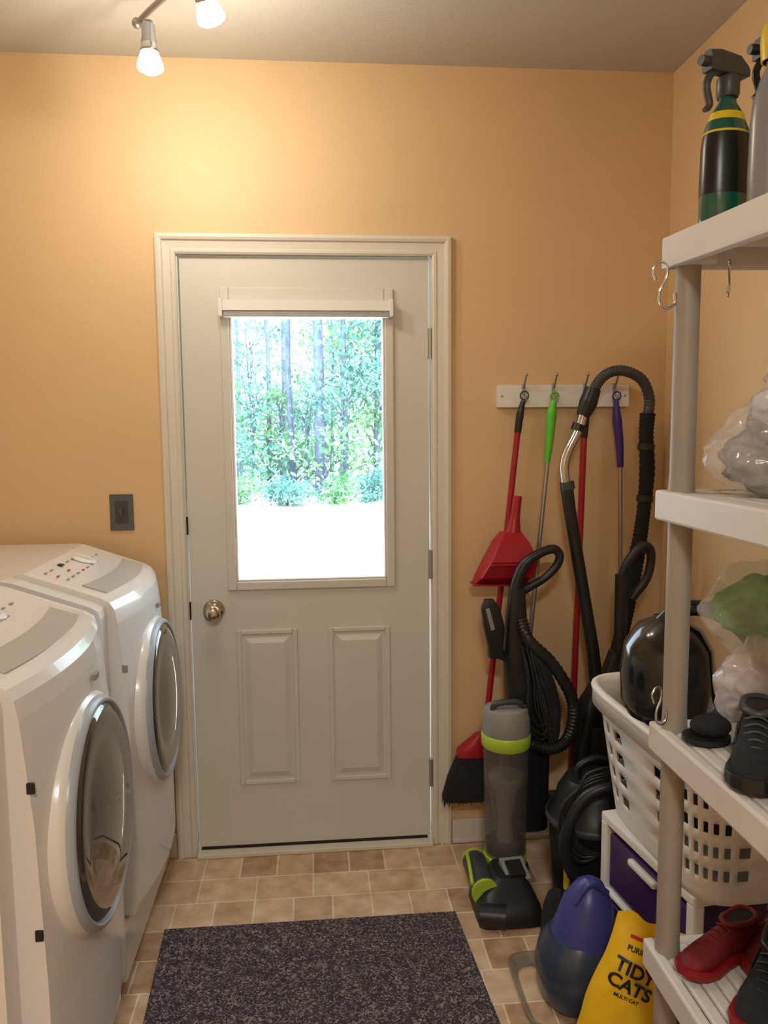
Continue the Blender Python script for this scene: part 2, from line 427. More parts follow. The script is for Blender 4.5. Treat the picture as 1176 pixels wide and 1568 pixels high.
# ------------------------------------------------------------------ track light
root = bpy.data.objects.new('track_light', None); scene.collection.objects.link(root)
b = B('rail')
b.tube([(-.45, -.385, 2.56), (-.40, -.45, 2.565), (-.335, -.52, 2.575), (-.26, -.61, 2.575), (-.20, -.70, 2.565), (-.16, -.82, 2.56)], .008, M_alu)
b.ell((-.45, -.385, 2.56), (.014, .014, .014), M_alu)
b.cyl((-.28, -.60, 2.57), (-.28, -.60, 2.635), .012, M_alu)
b.lathe([(0, 0), (.06, 0), (.06, .02), (0, .022)], M_alu, X=Matrix.Translation((-.28, -.60, 2.622)))
b.done(parent=root)
def head(pos, tgt, attach):
    p = Vector(pos); dirn = (Vector(tgt)-p).normalized(); q = Vector((0, 0, -1)).rotation_difference(dirn).to_matrix().to_4x4()
    X = Matrix.Translation(p) @ q
    b = B('lamp_head')
    b.tube([attach, (p+Vector(attach))/2+Vector((0, 0, .01)), p-dirn*.035], .005, M_alu)
    b.lathe([(0, .06), (.012, .06), (.017, .05), (.018, .02), (.02, .012), (.02, .0)], M_alu, X=X)
    b.lathe([(.02, .005), (.023, -.01), (.023, -.014), (.02, -.016)], M_chrome, X=X)
    b.lathe([(.021, -.012), (.024, -.02), (.033, -.045), (.034, -.054), (.03, -.058)], M_frost, X=X)
    b.lathe([(.016, 0.0), (.026, -.03), (.031, -.058), (.018, -.066), (0, -.068)], M_bulb, X=X)
    b.done(parent=root)
    l = bpy.data.lights.new('lamp_light', 'POINT'); l.energy = 7.5; l.color = (1, .91, .77); l.shadow_soft_size = .03
    lo = bpy.data.objects.new('lamp_light', l); scene.collection.objects.link(lo); lo.location = p+dirn*.11; lo.parent = root
head((-.405, -.47, 2.465), (-.40, -.47, 2.0), (-.44, -.395, 2.56))
head((-.235, -.71, 2.475), (-.16, -.60, 2.25), (-.20, -.70, 2.565))

root2 = bpy.data.objects.new('fill_lamp', None); scene.collection.objects.link(root2)  # unseen fill light with a dome, added behind the camera to brighten the room
b = B('fill_dome'); b.lathe([(.16, 0), (.165, -.02), (.15, -.06), (.1, -.09), (0, -.1)], M_filldome, X=Matrix.Translation((0, -3.3, ZC-.001))); b.done(parent=root2)
l = bpy.data.lights.new('fill_lamp_light', 'AREA'); l.shape = 'DISK'; l.size = .35; l.energy = 38; l.color = (1, .95, .88)
lo = bpy.data.objects.new('fill_lamp_light', l); scene.collection.objects.link(lo); lo.location = (0, -3.3, ZC-.115); lo.parent = root2

# ------------------------------------------------------------------ shelving unit
shelfroot = bpy.data.objects.new('plastic_shelving_unit', None); scene.collection.objects.link(shelfroot)
b = B('shelves')
SX0, SX1, SY0, SY1 = .62, 1.195, -2.18, -1.27
SZ = [1.81, 1.363, .925, .487, .055]
for iz, z in enumerate(SZ):
    k0 = len(b.v)
    b.bx(SX0, SX0+.022, SY0, SY1, z-.055, z, M_shelf); b.bx(SX1-.022, SX1, SY0, SY1, z-.055, z, M_shelf)
    b.bx(SX0+.022, SX1-.022, SY0, SY0+.022, z-.055, z, M_shelf); b.bx(SX0+.022, SX1-.022, SY1-.022, SY1, z-.055, z, M_shelf)
    for i in range(19):
        x = SX0+.03+(SX1-SX0-.07)*i/18
        b.bx(x-.004, x+.022, SY0+.02, SY1-.02, z-.012, z-.002, M_shelf)
    for i in range(5):
        y = SY0+.1+(SY1-SY0-.2)*i/4
        b.bx(SX0+.02, SX1-.02, y-.012, y+.012, z-.03, z-.005, M_shelf)
    for x in (SX0+.035, SX1-.035):
        for y in (SY0+.04, SY1-.04): b.box((x, y, z-.03), (.066, .076, .05), M_shelf)
    if iz == 0:
        for v in b.v[k0:]: v.z += (v.y-SY1)*.045
b.done(bevel=.005, parent=shelfroot)
b = B('posts')
for a, c in zip(SZ[:-1], SZ[1:]):
    for x in (SX0+.032, SX1-.035):
        for y in (SY0+.04, SY1-.04):
            aa = a-.055+((y-SY1)*.045 if a > 1.7 else 0)
            b.tube([(x, y, c-.006), (x, y, c+.035), (x, y, c+.036), (x, y, aa)], [.0235, .0215, .0215, .0215], M_post, seg=24, straight=True)
b.done(parent=shelfroot)

def shook(name, x, y, z, s=1., ang=0.):
    b = B(name)
    pts = [(-.012, 0, -.004), (-.016, 0, .012), (-.006, 0, .024), (.006, 0, .018), (.006, 0, 0), (-.004, 0, -.02), (-.004, 0, -.038), (.008, 0, -.048), (.02, 0, -.04), (.02, 0, -.024)]
    X = Matrix.Translation((x, y, z)) @ Matrix.Rotation(ang, 4, 'Z') @ Matrix.Scale(s, 4)
    b.tube(pts, .0022, M_chrome, seg=8, X=X); b.done()
shook('s_hook', .607, -1.31, 1.735, 1.1, 0)
shook('s_hook', .70, -1.36, 1.735, .8, 1.2)
shook('s_hook', .607, -1.34, .99, 1.0, .4)

# ------------------------------------------------------------------ hook rack
b = B('wall_hook_rack')
b.bx(.62, 1.078, -.02, -.001, 1.545, 1.62, M_white)
HX = [.708, .812, .92, 1.025]
for x in HX:
    b.bx(x-.006, x+.006, -.024, -.018, 1.56, 1.625, M_alu)
    b.tube([(x, -.024, 1.61), (x+.001, -.035, 1.625), (x+.002, -.05, 1.65)], .0035, M_alu, seg=8)
    b.ell((x+.002, -.05, 1.652), (.006, .006, .006), M_alu, 12)
    b.tube([(x, -.024, 1.585), (x, -.04, 1.565), (x, -.055, 1.57), (x, -.058, 1.585)], .0035, M_alu, seg=8)
for x in (.635, 1.063): b.ell((x, -.021, 1.583), (.004, .002, .004), M_alu, 12)
b.done(bevel=.002)

def ringt(b, c, r, m, tr=.003, ang=0):
    pts = [(c[0]+r*math.cos(a)*math.cos(ang), c[1]+r*math.cos(a)*math.sin(ang), c[2]+r*math.sin(a)) for a in [2*math.pi*i/10 for i in range(10)]]
    b.tube(pts, tr, m, seg=6, closed=True, k=3)

# broom (red)
b = B('broom')
b.tube([(.70, -.05, 1.565), (.69, -.05, 1.52), (.682, -.05, 1.46)], [.008, .013, .012], M_black)
b.tube([(.683, -.05, 1.47), (.575, -.05, .41)], .0105, M_red)
ringt(b, (.703, -.055, 1.583), .014, M_dgrey, .0025)
b.loft([rr(.56, -.06, .42, .02, .02), rr(.555, -.06, .39, .05, .03), rr(.55, -.06, .365, .075, .032), rr(.55, -.06, .345, .078, .032)], M_red)
rnd = random.Random(1)
b.loft([rr(.55, -.06, .35, .074, .03), rr(.528, -.07, .27, .088, .04), rr(.515, -.075, .20, .095, .045)], M_blackcloth)
for i in range(140):
    u_, v_ = rnd.uniform(-1, 1), rnd.uniform(-1, 1)
    b.tube([(.55+.07*u_, -.06+.028*v_, .34), (.515+.1*u_, -.075+.048*v_, .19)], .0018, M_black, seg=4)
b.done()
# dustpan
b = B('dustpan')
b.tube([(.672, -.095, 1.25), (.664, -.095, 1.18), (.655, -.095, 1.11)], [.015, .017, .03], M_red)
def dp(z, xl, xr, yb, yf):
    return [Vector((xl, yb, z)), Vector((xl+.01, yf, z)), Vector((xr-.01, yf, z)), Vector((xr, yb, z))]
b.loft([dp(1.13, .615, .69, -.075, -.12), dp(1.10, .59, .71, -.075, -.15), dp(1.04, .558, .735, -.075, -.17), dp(.985, .53, .725, -.075, -.15), dp(.955, .518, .71, -.075, -.10)], M_red, smooth=False)
b.box((.615, -.1, .955), (.2, .06, .006), M_red, rot=(0, .03, 0))
b.box((.625, -.168, 1.03), (.12, .006, .008), M_red)
b.done(bevel=.006)
# green handled mop
b = B('flat_mop')
ringt(b, (.805, -.058, 1.58), .014, M_green, .0035)
b.tube([(.803, -.06, 1.565), (.795, -.06, 1.52), (.79, -.06, 1.44), (.782, -.06, 1.36)], [.009, .018, .014, .010], M_green)
b.tube([(.783, -.06, 1.36), (.715, -.05, .56)], .0075, M_alu)
b.box((.715, -.04, .53), (.10, .05, .03), M_greyp, rot=(.0, .1, 0)); b.box((.715, -.04, .51), (.11, .06, .02), M_white, rot=(.0, .1, 0))
b.done(bevel=.003)
# red pole mop
b = B('sponge_mop')
ringt(b, (.92, -.058, 1.58), .014, M_dgrey, .003)
b.tube([(.918, -.06, 1.565), (.912, -.06, 1.5), (.908, -.06, 1.44)], [.008, .013, .012], M_black)
b.tube([(.908, -.06, 1.44), (.885, -.05, .25)], .0105, M_red)
b.box((.885, -.05, .16), (.16, .05, .05), M_black); b.box((.885, -.05, .12), (.16, .06, .04), M_dgrey)
b.tube([(.885, -.05, .26), (.885, -.05, .17)], .012, M_black)
b.done(bevel=.004)
# purple handled duster
b = B('duster_mop')
ringt(b, (1.02, -.058, 1.58), .014, M_purple, .003)
b.tube([(1.017, -.06, 1.565), (1.022, -.06, 1.5), (1.032, -.06, 1.42), (1.037, -.06, 1.34)], [.008, .016, .014, .011], M_purple)
b.tube([(1.037, -.06, 1.35), (1.065, -.05, .40)], .007, M_alu)
b.box((1.075, -.06, .38), (.16, .08, .03), M_purple); b.loft([rr(1.075, -.06, .37, .085, .045), rr(1.075, -.06, .33, .09, .05), rr(1.075, -.06, .26, .09, .05)], M_greyp)
b.done(bevel=.003)
# vacuum hose and wand
b = B('vacuum_hose')
Y = -.16
b.tube([(.890, Y, 1.565), (.905, Y, 1.60), (.93, Y, 1.635), (.965, Y-.005, 1.655), (1.01, Y-.01, 1.653), (1.06, Y-.01, 1.625), (1.09, Y, 1.565), (1.085, Y, 1.505)], .0185, M_dgrey, seg=14, k=10, rib=.14)
b.tube([(1.085, Y, 1.52), (1.082, Y, 1.45), (1.088, Y, 1.33), (1.08, Y, 1.2), (1.06, Y, 1.04), (1.03, Y, .86), (1.0, Y, .70), (.99, Y, .45)], [.026, .024, .026, .023, .026, .024, .026, .026], M_blackcloth, seg=12, k=12, rib=.10)
for zz, xx in ((1.42, 1.084), (1.25, 1.084), (1.08, 1.066)): b.tube([(xx, Y, zz), (xx-.002, Y, zz-.02)], .0275, M_black)
b.tube([(.90, Y, 1.60), (.885, Y, 1.555), (.868, Y, 1.512)], [.026, .03, .022], M_black)
b.tube([(.871, Y, 1.525), (.862, Y, 1.49), (.846, Y, 1.452), (.818, Y, 1.395), (.808, Y, 1.345), (.818, Y, 1.275)], .0155, M_chrome, seg=16)
b.tube([(.856, Y, 1.486), (.848, Y, 1.466)], .021, M_black)
b.tube([(.817, Y, 1.29), (.829, Y, 1.21), (.917, Y, .732), (.95, Y, .47)], [.021, .02, .021, .024], M_black, seg=14, straight=True)
b.tube([(.818, Y, 1.30), (.822, Y, 1.275)], .024, M_dgrey)
b.loft([rr(.945, Y, .62, .03, .03), rr(.94, Y, .56, .06, .045), rr(.93, Y, .40, .075, .05), rr(.92, Y, .15, .075, .05), rr(.92, Y, .0, .08, .055)], M_black)
b.box((.93, Y-.052, .42), (.06, .01, .12), M_dgrey, rot=(0, .05, 0))
b.done(bevel=.004)

# ------------------------------------------------------------------ upright vacuum
b = B('upright_vacuum')
Y = -.2
b.tube([(.635, Y, .90), (.645, Y, .98), (.672, Y, 1.04), (.725, Y, 1.075), (.765, Y, 1.085), (.785, Y, 1.065), (.775, Y, 1.03), (.735, Y, .99), (.69, Y, .965), (.66, Y, .95)], [.022, .02, .018, .015, .015, .014, .014, .013, .014, .016], M_black, seg=12)
b.loft([rr(.645, Y, .96, .025, .022, p=3), rr(.643, Y, .86, .034, .03, p=3), rr(.66, Y+.01, .72, .055, .035, p=3), rr(.685, Y+.02, .60, .07, .05, p=3), rr(.695, Y+.03, .40, .07, .055, p=3), rr(.685, Y+.03, .14, .075, .055, p=3)], M_black)
b.loft([rr(.548, Y-.02, .93, .016, .012), rr(.553, Y-.02, .90, .03, .02), rr(.565, Y-.02, .84, .034, .022), rr(.572, Y-.01, .77, .024, .022), rr(.58, Y, .735, .028, .025)], M_black)
b.box((.548, Y-.04, .87), (.012, .015, .07), M_greyp, rot=(0, -.25, 0))
b.tube([(.58, Y, .745), (.62, Y, .73), (.65, Y, .74)], .015, M_black)
cx, cy = .600, Y-.05
T = Matrix.Translation((cx, cy, 0))
b.lathe([(.066, .09), (.068, .1), (.074, .46)], M_clear, X=T)
b.lathe([(.035, .10), (.02, .2), (.035, .30), (.055, .34), (.055, .36)], M_greyp, X=T)
b.lathe([(.062, .10), (.063, .135), (.0, .14)], M_dgrey, X=T)
b.lathe([(.075, .455), (.079, .46), (.080, .495), (.076, .50)], M_lime, X=T)
b.lathe([(.076, .50), (.078, .515), (.075, .555), (.068, .582), (.05, .590), (0, .588)], M_greyp, X=T)
b.tube([(cx-.05, cy-.02, .575), (cx-.04, cy-.03, .605), (cx+.03, cy-.03, .608), (cx+.05, cy-.02, .58)], .010, M_dgrey)
b.lathe([(.058, .06), (.07, .065), (.07, .088), (.06, .095)], M_lime, X=T)
b.loft([rr(cx, cy, .0, .075, .075), rr(cx, cy, .062, .07, .07)], M_black)
b.loft([rr(.56, -.41, .004, .10, .11, p=6), rr(.56, -.41, .045, .095, .105, p=6), rr(.565, -.39, .075, .075, .08, p=5), rr(.58, -.36, .10, .045, .06, p=4)], M_black)
b.box((.60, -.37, .092), (.075, .09, .03), M_greyp, rot=(.3, 0, .1)); b.box((.60, -.38, .109), (.05, .06, .01), M_black, rot=(.3, 0, .1))
b.tube([(.495, -.26, .07), (.495, -.42, .068)], .038, M_dgrey, seg=24)
b.tube([(.495, -.425, .068), (.495, -.437, .068)], .042, M_lime, seg=24)
b.tube([(.495, -.250, .07), (.495, -.26, .07)], .040, M_lime, seg=24)
b.tube([(.465, -.49, .036), (.54, -.51, .036)], .034, M_black, seg=20)
b.tube([(.457, -.42, .09), (.462, -.35, .108), (.47, -.27, .105)], .006, M_lime)
b.tube([(.655, Y-.02, .86), (.672, Y-.05, .80), (.745, Y-.06, .725), (.808, Y-.06, .62), (.82, Y-.06, .54), (.80, Y-.06, .47), (.75, Y-.06, .44), (.69, Y-.04, .45)], .021, M_black, seg=14, k=12, rib=.15)
rnd = random.Random(5)
for i in range(14):
    a = rnd.uniform(-.02, .03); q = rnd.uniform(-.04, .03)
    b.tube([(.67+a, Y-.05, .78), (.69+a, Y-.065, .66+q), (.705+a*2, Y-.07, .55+q), (.735+a, Y-.07, .50+q), (.745+a, Y-.07, .57+q), (.71+a, Y-.065, .70), (.675, Y-.05, .79)], .0034, M_black, seg=6)
b.done(bevel=.003)

# ------------------------------------------------------------------ shop vac
b = B('canister_vacuum')
T = Matrix.Translation((.83, -.43, 0))
b.lathe([(.11, .03), (.12, .05), (.13, .2), (.135, .29), (.14, .295), (.14, .31), (.12, .33), (.11, .38), (.085, .42), (0, .43)], M_black, X=T, seg=48)
b.lathe([(.142, .288), (.146, .292), (.146, .304), (.142, .31)], M_dgrey, X=T, seg=48)
b.tube([(.77, -.44, .415), (.78, -.44, .46), (.83, -.44, .48), (.88, -.44, .46), (.89, -.44, .415)], .012, M_black)
for a in (.6, 2.2, 3.8, 5.3):
    b.ell((.83+.11*math.cos(a), -.43+.11*math.sin(a), .022), (.022, .022, .022), M_dgrey, 12)
Xl = Matrix.Translation((.83, -.43, .17)) @ Matrix.Rotation(math.radians(215), 4, 'Z')
b.box((.128, 0, 0), (.008, .022, .13), M_yel2, X=Xl)
b.tube([(.89, -.52, .42), (.83, -.57, .455), (.76, -.57, .43), (.71, -.57, .36), (.695, -.57, .27), (.73, -.575, .18), (.79, -.575, .14)], .019, M_black, seg=14, k=12, rib=.12)
rnd = random.Random(8)
for i in range(7):
    q = rnd.uniform(-.02, .02); q2 = rnd.uniform(-.03, .03)
    b.tube([(.90, -.50, .45+q), (.84, -.555, .485+q), (.76, -.555, .465+q), (.71+q, -.555, .40), (.70+q2, -.56, .31), (.74, -.57, .25+q2), (.80, -.58, .26), (.86, -.57, .30)], .005, M_black, seg=7)
b.done(bevel=.003)
b = B('cloth_bag')
b.blob((.67, -.595, .07), (.05, .055, .085), M_blackcloth, .3, 2.2, 4, zmin=.001, seg=60, n=34); b.done()
b = B('steam_mop')
b.tube([(.965, -.27, 1.0), (.985, -.27, 1.05), (1.03, -.27, 1.10), (1.06, -.27, 1.08), (1.05, -.27, 1.0), (1.0, -.27, .93)], .014, M_black)
b.tube([(.965, -.27, 1.01), (.965, -.27, .7)], .02, M_black)
b.loft([rr(.965, -.27, .76, .03, .03), rr(.96, -.27, .70, .05, .03), rr(.965, -.27, .45, .055, .03), rr(1.0, -.27, .2, .04, .03), rr(1.02, -.27, .06, .03, .03)], M_black)
b.loft([rr(1.06, -.30, .002, .07, .06), rr(1.06, -.29, .06, .06, .05)], M_dgrey)
b.done()

# ------------------------------------------------------------------ litter pail
b = B('covered_litter_pail')
cx, cy = .66, -.80
b.loft([rr(cx, cy, .008, .09, .09, p=2.4), rr(cx, cy, .03, .105, .105, p=2.4), rr(cx, cy, .10, .11, .11, p=2.3), rr(cx, cy, .15, .10, .10, p=2.2), rr(cx, cy, .18, .08, .08, p=2)], M_slate)
b.loft([rr(cx+.01, cy, .17, .085, .085, p=2), rr(cx+.015, cy, .20, .08, .08, p=2), rr(cx+.02, cy, .27, .06, .06, p=2), rr(cx+.025, cy, .31, .035, .035, p=2), rr(cx+.025, cy, .325, .012, .012, p=2)], M_indigo)
b.tube([(cx-.03, cy-.05, .29), (cx+.01, cy-.05, .34), (cx+.06, cy-.03, .30)], .008, M_indigo)
T = (.63, -.80)
b.loft([rr(*T, .001, .115, .12, p=6), rr(*T, .03, .13, .135, p=6), rr(*T, .034, .135, .14, p=6), rr(*T, .03, .125, .13, p=6), rr(*T, .006, .11, .115, p=6)], M_clear, cap=False)
b.done()

# ------------------------------------------------------------------ cat litter bag
root = bpy.data.objects.new('cat_litter_bag', None); scene.collection.objects.link(root)
W, H, TH = .170, .35, .042
def bdep(x, z):
    u_ = abs(x)/(W/2); k = max(0., 1-u_**3.5)**.5
    e = min(1, (H-z)/.10) if z > H-.10 else min(1, .55+z/.09*.45)
    return TH*k*max(.02, e)+.001
b = B('bag')
rings = []
for i in range(29):
    z = H*i/28; ring = []
    wz = 1-.04*math.sin(z*30)
    for sgn in (-1, 1):
        for j in range(17):
            x = (-1+2*j/16)*W/2*(1 if sgn < 0 else -1)
            wob = .003*noise.noise(Vector((x*30, sgn*3, z*25)))
            ring.append(Vector((x*wz, sgn*(bdep(x, z)+wob), z + (0.006*math.sin(x*90) if i == 28 else 0))))
    rings.append(ring)
b.loft(rings, M_yellow)
bag = b.done(loc=(0, 0, 0), parent=root)
def label(txt, x, z, size, m, rotz=0.):
    cu = bpy.data.curves.new('lbl', 'FONT'); cu.body = txt; cu.size = size; cu.align_x = 'CENTER'; cu.offset = size*.03
    to = bpy.data.objects.new('lbl', cu); scene.collection.objects.link(to)
    bpy.context.view_layer.update()
    me = bpy.data.meshes.new_from_object(to.evaluated_get(bpy.context.evaluated_depsgraph_get()))
    bpy.data.objects.remove(to)
    for v in me.vertices:
        c, s_ = math.cos(rotz), math.sin(rotz)
        X_ = x+v.co.x*c-v.co.y*s_; Z_ = z+v.co.x*s_+v.co.y*c
        v.co = (X_, -bdep(X_, Z_)-.0045, Z_)
    me.materials.clear(); me.materials.append(m)
    ob = bpy.data.objects.new('print_'+txt.lower().replace(' ', '_'), me); scene.collection.objects.link(ob); ob.parent = root
label('PURINA', -.024, .284, .015, M_ink); label('TIDY', -.022, .236, .040, M_ink, -.06); label('CATS', -.022, .200, .040, M_ink, -.06)
label('MULTI CAT', -.02, .183, .011, M_ink)
b = B('red_band')
for (xa, xb, za, zb) in [(-.05, .05, .308, .315), (-.05, .0, .05, .062), (.03, .07, .1, .112)]:
    rows = [[Vector((xa+(xb-xa)*i/8, -bdep(xa+(xb-xa)*i/8, z)-.0045, z)) for i in range(9)] for z in (za, zb)]
    b.loft(rows, M_redink, cap=False, closed=False)
pts = [(-.075, .03), (-.06, .05), (-.03, .055), (0, .045), (.02, .06), (.03, .05), (.02, .035), (.0, .03), (-.03, .03), (-.05, .015)]
b.add([Vector((x, -bdep(x, z)-.0045, z+.07)) for x, z in pts], [list(range(len(pts)))], M_redink)
b.done(loc=(0, 0, 0), parent=root, recalc=False)
root.location = (.625, -1.06, .034); root.rotation_euler = (math.radians(-6), math.radians(20), math.radians(-14))

# ------------------------------------------------------------------ drawer cart
Rc = Matrix.Translation((.765, -.66, 0)) @ Matrix.Rotation(math.radians(8), 4, 'Z')
b = B('plastic_drawer_cart')
def cb(x0, x1, y0, y1, z0, z1, m): b.bx(x0, x1, y0, y1, z0, z1, m, X=Rc)
L_, Dp = .42, .34
cb(0, Dp, -L_, 0, .405, .432, M_white)
cb(0, Dp, -L_, 0, .0, .03, M_white); cb(0, Dp, -L_, 0, .21, .225, M_white)
for x in (0.0, Dp-.03):
    for y in (-L_, -.03): cb(x, x+.03, y, y+.03, .0, .41, M_white)
cb(.008, Dp-.03, -L_+.035, -.035, .04, .195, M_drawer); cb(.008, Dp-.03, -L_+.035, -.035, .235, .385, M_drawer)
cb(-.008, .01, -L_/2-.06, -L_/2+.06, .36, .378, M_white); cb(-.008, .01, -L_/2-.06, -L_/2+.06, .17, .188, M_white)
b.done(bevel=.006)

# ------------------------------------------------------------------ laundry basket
def basket(name, c, top, bot, h, mat_, fill=None, n=128, ro=0.):
    b = B(name); rows = 24; rings = []
    for i in range(rows+1):
        t_ = i/rows
        rings.append(rr(0, 0, h*t_, bot[0]+(top[0]-bot[0])*t_, bot[1]+(top[1]-bot[1])*t_, n=n, p=5))
    X = Matrix.Translation(c) @ Matrix.Rotation(ro, 4, 'Z')
    vs = [p for r in rings for p in r]; fs = []
    for i in range(rows):
        for j in range(n):
            hole = (3 <= i < 19) and (i % 4 in (0, 1)) and (j % 4 in (1, 2))
            if not hole: fs.append((i*n+j, i*n+(j+1) % n, (i+1)*n+(j+1) % n, (i+1)*n+j))
    fs.append(list(range(n)))
    b.add(vs, fs, mat_, True, X)
    ob = b.done(solid=.004, parent=None)
    b2 = B('rim')
    rim = rr(0, 0, h-.004, top[0]+.008, top[1]+.008, n=48, p=5)
    b2.tube([X @ p for p in rim], .011, mat_, seg=10, closed=True, k=2)
    b2.loft([[X @ p for p in rr(0, 0, h-.05, top[0]-.0, top[1]-.0, n=48, p=5)], [X @ p for p in rr(0, 0, h-.05, top[0]+.014, top[1]+.014, n=48, p=5)], [X @ p for p in rr(0, 0, h, top[0]+.014, top[1]+.014, n=48, p=5)]], mat_, cap=False)
    bpy.context.view_layer.update()
    b2.done(parent=ob)
    if fill:
        b3 = B('clothes'); b3.blob((c[0], c[1], c[2]+h*.58), (top[0]*.78, top[1]*.78, h*.36), fill, .22, 2.5, 3, ridge=.05)
        b3.done(parent=ob)
    return ob
basket('laundry_basket', (.955, -.86, .434), (.195, .30), (.15, .25), .345, M_white, M_skincl, ro=math.radians(3))

# ------------------------------------------------------------------ watering can
b = B('watering_can')
X = Matrix.Translation((.735, -1.10, .87))
b.lathe([(.0, 0), (.085, 0), (.1, .03), (.103, .09), (.095, .15), (.07, .19), (.04, .205), (.035, .21), (0, .21)], M_blackgloss, X=X, seg=40, sx=.93)
b.tube([(.70, -1.10, 1.055), (.745, -1.12, 1.10), (.81, -1.14, 1.10), (.875, -1.15, 1.055), (.91, -1.16, .99), (.925, -1.16, .93), (.89, -1.14, .90), (.82, -1.12, .90)], [.012, .016, .018, .018, .018, .016, .014, .012], M_blackgloss, seg=14, k=8)
b.done()

# ------------------------------------------------------------------ shoes
def shoe(name, ctr, rz, m1, m2, m3, s=1., tilt=0.):
    b = B(name)
    xs = [0, .02, .06, .10, .15, .20, .24, .265, .28]
    hw = [.020, .033, .037, .034, .037, .045, .043, .032, .012]
    ht = [.075, .100, .095, .098, .085, .066, .056, .048, .034]
    up = []; so = []
    for x, w_, h_ in zip(xs, hw, ht):
        ring = []
        for j in range(20):
            a = 2*math.pi*j/20; c, s_ = math.cos(a), math.sin(a)
            yy = w_*math.copysign(abs(c)**.75, c); zz = .02+(h_-.02)*(.5+.5*math.copysign(abs(s_)**.8, s_))
            yy *= 1-.30*max(0, (zz-.02)/(h_-.02))**2
            ring.append(Vector((x, yy, zz)))
        up.append(ring)
        so.append([Vector((x-.004+.012*x/.28, a_*(w_+.005), z_+.012*max(0, (x-.2)/.08))) for a_, z_ in ((-1, 0), (1, 0), (1.04, .012), (1, .024), (-1, .024), (-1.04, .012))])
    b.loft(up, m1); b.loft(so, m2, smooth=False)
    b.tube([(.012, 0, .098), (.03, .026, .098), (.07, .028, .094), (.11, .02, .1), (.125, 0, .098), (.11, -.02, .1), (.07, -.028, .094), (.03, -.026, .098)], .008, m3, seg=8, closed=True, k=3)
    b.add([(.015, 0, .1), (.03, .024, .1), (.07, .026, .097), (.11, .018, .1), (.122, 0, .1), (.11, -.018, .1), (.07, -.026, .097), (.03, -.024, .1)], [list(range(8))], M_ink)
    for i in range(5):
        x = .13+i*.018; z = .096-i*.0085
        b.tube([(x, -.022, z-.008), (x+.005, 0, z+.002), (x, .022, z-.008)], .003, m3, seg=6, k=3)
    b.box((.1, .037, .05), (.07, .004, .02), m3); b.box((.1, -.037, .05), (.07, .004, .02), m3)
    b.v = [Vector((v.x-.14, v.y, v.z))*s for v in b.v]
    b.done(bevel=.003, loc=ctr, rot=(0, tilt, rz))
z3, z4 = .926, .488
shoe('sneaker', (.705, -1.49, z3), math.radians(238), M_blackcloth, M_black, M_dgrey, .85)
shoe('sneaker', (.74, -1.575, z3), math.radians(236), M_blackcloth, M_black, M_dgrey, .85)
shoe('sneaker', (.735, -1.35, z4), math.radians(205), M_redfab, M_redsole, M_redfab, .70)
shoe('sneaker', (.845, -1.34, z4), math.radians(222), M_redfab, M_redsole, M_redfab, .70)
shoe('sneaker', (.765, -1.46, z4), math.radians(225), M_blackcloth, M_redsole, M_black, .85)
shoe('sneaker', (.825, -1.53, z4), math.radians(228), M_blackcloth, M_black, M_redfab, .85)
b = B('knit_hat')
b.loft([rr(.68, -1.375, z3+.001, .042, .034, p=2), rr(.68, -1.375, z3+.010, .042, .034, p=2)], M_black)
b.ell((.69, -1.37, z3+.024), (.036, .03, .02), M_blackcloth)
b.done()

# ------------------------------------------------------------------ bags on shelves
z2 = 1.364
b = B('plastic_bag')
b.blob((.79, -1.43, z2+.065), (.115, .065, .072), M_bagcontent, .25, 3.4, 2, zmin=z2, ridge=.08, rf=2.5)
b.blob((.83, -1.43, z2+.14), (.08, .06, .055), M_bagcontent, .25, 3.4, 6, ridge=.08, rf=2.5)
b.blob((.765, -1.47, z2+.155), (.028, .02, .018), M_pinkc, .2, 3, 6)
b.blob((.79, -1.435, z2+.075), (.148, .088, .095), M_bagc, .18, 2.2, 2, zmin=z2, ridge=.06, rf=2.0)
b.blob((.83, -1.435, z2+.155), (.12, .080, .085), M_bagw, .25, 2.0, 9, ridge=.06, rf=1.8)
b.tube([(.765, -1.50, z2+.09), (.74, -1.52, z2+.14), (.745, -1.525, z2+.18), (.775, -1.525, z2+.16), (.785, -1.53, z2+.10), (.82, -1.53, z2+.06), (.85, -1.525, z2+.045)], [.014, .010, .012, .016, .014, .010, .005], M_bagw)
b.done()
b = B('plastic_package')
b.blob((.81, -1.335, z3+.225), (.095, .038, .058), M_baggreen, .25, 3, 7, ridge=.06)
b.blob((.81, -1.335, z3+.23), (.125, .052, .085), M_bagc, .2, 2.2, 5, ridge=.06, rf=1.8)
b.blob((.835, -1.335, z3+.07), (.085, .035, .055), M_bagcontent, .2, 2.4, 11, zmin=z3+.002)
b.blob((.835, -1.335, z3+.085), (.115, .05, .095), M_bagw, .18, 2.2, 12, zmin=z3+.001, ridge=.06, rf=1.8)
b.done()
b = B('orange_box'); b.bx(.90, 1.0, -1.50, -1.43, z3+.001, z3+.06, M_orange); b.bx(.905, .995, -1.495, -1.435, z3+.06, z3+.068, M_yel2); b.done(bevel=.004)

